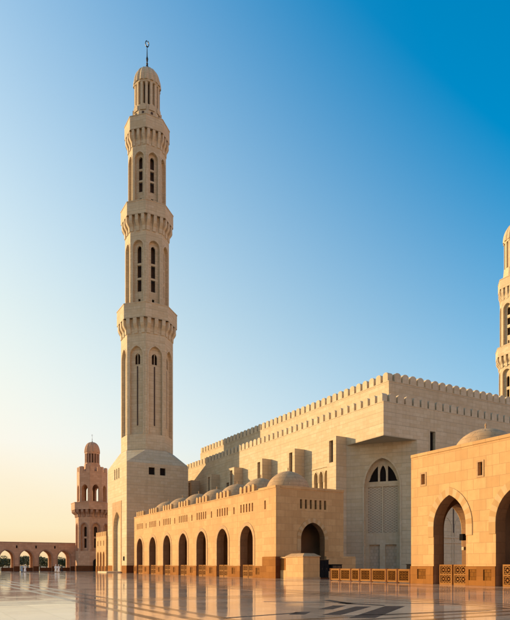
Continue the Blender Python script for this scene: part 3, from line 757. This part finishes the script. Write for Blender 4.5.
m = MB(); m.rings([octo(4.3, 99.3, n=10, ph=0), octo(3.35, 101.0, n=10, ph=0), octo(3.1, 103.6, n=10, ph=0)])
for i in range(10):
    a = 2*math.pi*(i+.5)/10; G = frame((3.02*math.cos(a), 3.02*math.sin(a)), (-math.sin(a), math.cos(a)), (math.cos(a), math.sin(a)))
    merlon(m, G, 0, 1.3, 102.6, 1.4, -.2, .25, .5)
    fbox(m, G, -.22, .22, 101.7, 102.2, -.2, .1, 1)
m.build('turret_base', [cr_, M['recess']], mn, origin=(0, 0, 0))
turret(mn, 2.85, 103.6, 109.1, 113.8, 120.6, cr_, tr_)

# second cream minaret beyond the hall
m2 = thing('minaret', 'sunlit cream minaret at the right edge rising behind the prayer hall roof', 'minaret', (140, 104, 0))
shaft(m2, 0, 4.75, 0, 54.2, op(-1.2, 1.2, 36.0, 52.2, 53.4), [nw(.8, 38, 43), nw(.8, 44, 48), nw(.9, 48.8, 51.6, 51.0)], cr_, tr_)
balcony(m2, 4.75, 4.5, 5.6, 59.4, 56.9, 54.4, cr_, tr_)
shaft(m2, 0, 4.5, 58.3, 72.6, op(-1.15, 1.15, 60.0, 69.4, 70.8), [nw(.5, 60.3, 61.1), nw(.9, 62.4, 64.4), nw(.9, 65.2, 67), nw(.9, 67.8, 69.9, 69.3)], cr_, tr_)
balcony(m2, 4.5, 3.6, 4.98, 77.6, 75.0, 72.4, cr_, tr_)
m = MB(); m.rings([octo(4.2, 76.4, n=10, ph=0), octo(3.7, 78.2, n=10, ph=0), octo(3.5, 80.2, n=10, ph=0)]); m.build('turret_base', cr_, m2, origin=(0, 0, 0))
turret(m2, 3.3, 80.2, 87.6, 93.0, 100, cr_, tr_)

# small reddish minaret at the far corner
m3 = thing('minaret', 'short reddish stone minaret with one balcony at the far left corner', 'minaret', (43.5, 168.6, 0))
rd, rt = M['red'], M['redtrim']
def open_stage(t, r, z0, z1, o_, mat, name='shaft', T=.5):
    m = MB(); hw = r*math.sin(R(22.5))
    for i in range(8): 
        wall(m, facet_frame(r, i), -hw, hw, z0, z1, [o_], T=T, back=False, top=False, ends=False)
        wall(m, facet_frame(r-T/math.cos(R(22.5)), i), -(hw-T*.414), hw-T*.414, z0, z1, [o_], T=T, back=False, top=False, ends=False)
    m.face(octo(r, z1)); m.face(octo(r, z0)); return m.build(name, mat, t, origin=(0, 0, 0))
shaft(m3, 0, 4.55, 0, 15.6, op(-1.0, 1.0, 5.6, 12.0, 13.2), [nw(.8, 6.4, 9.0), nw(.9, 9.5, 12.3, 11.8)], rd, rt, n=8)
balcony(m3, 4.5, 4.2, 5.75, 18.9, 16.9, 15.3, rd, rt)
open_stage(m3, 4.2, 17.8, 27.4, op(-.9, .9, 19.3, 22.7, 23.9), rd)
m = MB()
for i in range(8):
    G = facet_frame(4.2, i)
    for k in (-1, 1): merlon(m, G, k*.98, 1.15, 27.5, 1.4, .0, .4, .1)
m.rings([octo(4.22, 27.3), octo(4.22, 27.52)])
m.build('parapet', rd, m3, origin=(0, 0, 0))
m = MB()
for i in range(8): m.rings([[( (3.9*math.cos(a)+dx), (3.9*math.sin(a)+dy), z) for dx, dy in ((-.2,-.2),(.2,-.2),(.2,.2),(-.2,.2))] for a in (R(22.5+45*i),) for z in (18, 21.0, 21.3)])
m.build('column', rt, m3, origin=(0, 0, 0))
m = MB(); m.rings([octo(2.3, 27.5), octo(2.2, 29.8)]); m.build('turret_base', rd, m3, origin=(0, 0, 0))
turret(m3, 2.0, 29.8, 32.7, 36.2, 38.4, rd, rt, ribs=12)
m = MB(); m.rings([octo(4.7, 0), octo(4.7, 1.5)]); m.build('plinth', M['dplinth'], m3, origin=(0, 0, 0))
m = MB(); G = frame((0, -4.75*math.cos(R(22.5))), (1, 0), (0, -1)); pane(m, G, op(-.85, .85, 0, 2.5, 3.4), -.02); m.build('door', M['glass'], m3, origin=(0, 0, 0))

# ------------------------------------------------------------------ far arcade, side wing
YF = 172.5
fa = thing('far_arcade', 'low reddish arcade closing the far side of the plaza with open arches', 'arcade', (20, YF, 0))
F = WY(YF); m = MB(); fo = []
def fx(px): 
    c = (px - 255)/598; return YF*(.4955 + .8686*c)/(.8686 - .4955*c)
per = fx(48.5) - fx(29.5)
c0 = fx(11.5) + .0
cen = [c0 + per*i - 4*per - 0 for i in range(0, 8)]
cen = [fx(6.8) + (per)*(i-4) for i in range(8)]
for c in cen: fo.append(op(c-1.75, c+1.75, 0, 3.6, 5.75))
xs0, xs1 = cen[0]-3, 39.9
wall(m, F, xs0, xs1, 0, 6.2, fo, T=1.0, top=False); 
sl = [op(c+per/2-.2, c+per/2+.2, 6.25, 7.0, None, .3) for c in cen[:-1]] 
wall(m, F, xs0, xs1, 6.2, 7.75, sl, T=1.0)
wall(m, WY(YF+5.2), xs0, xs1, 0, 7.75, fo, T=.8)
m.box(xs0, xs1, YF+1.0, YF+5.2, 6.6, 7.2)
m.build('wall', rd, fa)
for o_ in fo: q = MB(); surround(q, F, o_, .3, .04, 1.5, False, 6); q.build('arch_surround', rt, fa)
for o_ in sl: q = MB(); pane(q, F, o_, .28); q.build('window', M['glass'], fa)
bounds = [xs0] + [v for o_ in fo for v in (o_['u0'], o_['u1'])] + [xs1]
q = MB()
for a, b_ in zip(bounds[::2], bounds[1::2]): fbox(q, F, a, b_, 0, 1.35, -.08, .01)
q.build('plinth', M['dplinth'], fa)
q = MB(); fbox(q, F, xs0, xs1, 7.75, 7.95, -.06, 1.0); q.build('coping', rt, fa)
for o_ in fo:
    q = MB(); fbox(q, F, o_['u0']+.4, o_['u1']-.1, 0, .95, .3, .5); q.build('screen', M['dplinth'], fa)

sw = thing('side_wing', 'small sunlit battlemented wing between the far minaret and the tall minaret base', 'arcade', (38.5, 137, 0))
F = WX(38.5); m = MB(); y0, y1 = 136.95, 145.6
so1 = [op(c-.8, c+.8, 0, 3.8, 4.9) for c in (138.9, 141.4, 143.9)]
so2 = [op(c-.28, c+.28, 6.2, 7.4, None, .3) for c in (138.9, 141.4, 143.9)]
wall(m, F, y0, y1, 0, 5.6, so1, T=.8, top=False); wall(m, F, y0, y1, 5.6, 8.5, so2, T=.8)
m.box(39.3, 45, y0, y1, 7.9, 8.4); m.box(44.2, 45, y0, y1, 0, 7.9)
m.build('wall', M['pink'], sw)
for o_ in so2: q = MB(); pane(q, F, o_, .28); q.build('window', M['glass'], sw)
q = MB()
for i in range(6): merlon(q, F, y0+.75+i*1.45, .95, 8.5, 1.0, 0, .4, .1)
q.build('parapet', M['pink'], sw)
q = MB(); bs = [y0, 138.1, 139.7, 140.6, 142.2, 143.1, 144.7, y1]
for a, b_ in zip(bs[::2], bs[1::2]): fbox(q, F, a, b_, 0, 1.4, -.08, .01)
q.build('plinth', M['plinth'], sw)

st = MB(); st.box(35.6, 38.7, 126.2, 133.2, 0, .28); o = st.build('stone_step', M['creamtrim'], None, origin=(37, 129.5, 0)); tag(o, 'pale low stone step in front of the tall niche of the minaret base', 'step')
st = MB(); st.box(38.78, 38.88, 124.2, 124.9, 2.6, 3.5); o = st.build('wall_plaque', M['black'], None, origin=(38.8, 124.5, 2.6)); tag(o, 'small dark plaque on the sunlit face of the tall minaret base', 'plaque')

# ------------------------------------------------------------------ people
def person(loc, label, robe, rot=0, h=1.72, cap=True, walk=0.0):
    t = thing('person', label, 'person', loc)
    k = h/1.75
    J = {'pel': (0, 0, .95), 'sp': (0, .01, 1.2), 'ch': (0, 0, 1.38), 'nk': (0, 0, 1.52), 'hd': (0, -.02, 1.64), 'tp': (0, -.01, 1.74),
         'hl': (.1, 0, .88), 'kl': (.11, -.03-walk, .48), 'al': (.11, walk*.6, .08), 'tl': (.12, -.14+walk*.6, .04),
         'hr': (-.1, 0, .88), 'kr': (-.11, -.03+walk, .48), 'ar': (-.11, -walk*1.2, .08), 'tr': (-.12, -.14-walk*1.2, .04),
         'sl': (.19, 0, 1.42), 'el': (.25, .03, 1.14), 'wl': (.24, -.06, .9), 'fl': (.24, -.09, .8),
         'sr': (-.19, 0, 1.42), 'er': (-.25, .03, 1.14), 'wr': (-.24, -.06, .9), 'fr': (-.24, -.09, .8)}
    Rr = dict(pel=.15, sp=.14, ch=.16, nk=.06, hd=.1, tp=.07, hl=.1, kl=.065, al=.045, tl=.04, hr=.1, kr=.065, ar=.045, tr=.04,
              sl=.07, el=.045, wl=.032, fl=.035, sr=.07, er=.045, wr=.032, fr=.035)
    E = [('pel','sp'),('sp','ch'),('ch','nk'),('nk','hd'),('hd','tp'),('pel','hl'),('hl','kl'),('kl','al'),('al','tl'),('pel','hr'),('hr','kr'),('kr','ar'),('ar','tr'),
         ('ch','sl'),('sl','el'),('el','wl'),('wl','fl'),('ch','sr'),('sr','er'),('er','wr'),('wr','fr')]
    ks = list(J); me = bpy.data.meshes.new('body'); me.from_pydata([tuple(v*k for v in J[q]) for q in ks], [(ks.index(a), ks.index(b_)) for a, b_ in E], [])
    ob = bpy.data.objects.new('body', me); C.objects.link(ob); ob.parent = t; me.materials.append(M['skin'])
    md = ob.modifiers.new('skin', 'SKIN'); 
    for i, q in enumerate(ks): me.skin_vertices[0].data[i].radius = (Rr[q]*k, Rr[q]*k); 
    me.skin_vertices[0].data[0].use_root = True
    s2 = ob.modifiers.new('sub', 'SUBSURF'); s2.levels = 1; s2.render_levels = 1
    # long robe over the body, sleeves following the arms
    m = MB()
    rs = []
    for z, rx, ry in ((.12, .27, .24+walk*.5), (.5, .24, .2+walk*.3), (.95, .2, .17), (1.2, .19, .16), (1.4, .23, .17), (1.5, .1, .1)):
        rs.append([(math.cos(a)*rx*k, math.sin(a)*ry*k, z*k) for a in [2*math.pi*i/16 for i in range(16)]])
    m.rings(rs)
    for s_ in (-1, 1):
        pts = [(s_*.19, 0, 1.44, .085), (s_*.25, .03, 1.14, .075), (s_*.24, -.06, .9, .07)]
        m.rings([[((x+math.cos(a)*r_)*k, (y+math.sin(a)*r_)*k, z*k) for a in [2*math.pi*i/8 for i in range(8)]] for x, y, z, r_ in pts])
    m.build('robe', robe, t, origin=(0, 0, 0), smooth=True)
    m = MB(); m.lathe([(.118*k, 1.68*k), (.12*k, 1.73*k), (.1*k, 1.8*k), (.03*k, 1.83*k)], 0, -.015, 12); m.build('cap', robe if cap else M['dark_cloth'], t, origin=(0, 0, 0))
    t.rotation_euler = (0, 0, rot)
def at(px, py):
    c = (px-255)/598; tt = 956.8/(py-565.4); return (tt*(.4955+.8686*c), tt*(.8686-.4955*c), 0)
person(at(21.8, 572.2), 'person in pale blue clothes walking, left of the pair near the far arcade', M['blue_cloth'], .6, 1.75, False, .12)
person(at(25.0, 572.3), 'person in a white robe walking, right of the pair near the far arcade', M['robe'], .8, 1.75, True, .1)
person(at(55.8, 572.4), 'person in a white robe, left of the trio near the far arcade', M['robe'], -.3, 1.7)
person(at(58.6, 572.6), 'person in a white robe, middle of the trio near the far arcade', M['robe'], .2, 1.68)
person(at(61.8, 572.0), 'person in dark clothes, right of the trio near the far arcade', M['dark_cloth'], 1.0, 1.65, False)

# ------------------------------------------------------------------ trees beyond the far arcade
def tree(x, y, h, w, seed, label):
    rnd = random.Random(seed); t = thing('tree', label, 'tree', (x, y, 0), 'trees beyond the far arcade')
    m = MB()
    def limb(p, q, r0, r1):
        p, q = Vector(p), Vector(q); d = (q-p).normalized(); a = d.orthogonal().normalized(); b_ = d.cross(a)
        m.rings([[tuple(c_ + (a*math.cos(v)+b_*math.sin(v))*r_) for v in [2*math.pi*i/7 for i in range(7)]] for c_, r_ in ((p, r0), (q, r1))])
    limb((x, y, -.1), (x+.1, y, h*.4), .2, .13)
    for _ in range(6):
        a = rnd.uniform(0, 6.28); limb((x+.1, y, h*rnd.uniform(.25, .4)), (x+math.cos(a)*w*.5, y+math.sin(a)*w*.5, h*rnd.uniform(.55, .85)), .09, .03)
    m.build('trunk', M['bark'], t)
    m = MB(); leaf_cloud(m, x, y, h*.62, w, w, h*.42, 1800, .22, seed, 9); m.build('crown', M['leaf'], t)
looks = ['low round olive green tree', 'broad dark green tree', 'uneven mid green tree', 'small loose dark tree']
spec = []
for i in range(13):
    px = -4 + i*6.3; yy = 205 + (i % 3)*14 + random.uniform(-4, 4); c = (px-255)/598
    x = yy*(.4955+.8686*c)/(.8686-.4955*c); spec.append((x, yy, random.uniform(3.9, 5.2), random.uniform(2.4, 3.4)))
ordn = ['first', 'second', 'third', 'fourth', 'fifth', 'sixth', 'seventh', 'eighth', 'ninth', 'tenth', 'eleventh', 'twelfth', 'thirteenth']
for i, (x, y, h_, w_) in enumerate(spec):
    tree(x, y, h_, w_, 100+i, f'{looks[i % 4]} beyond the far arcade, {ordn[i]} from the left')
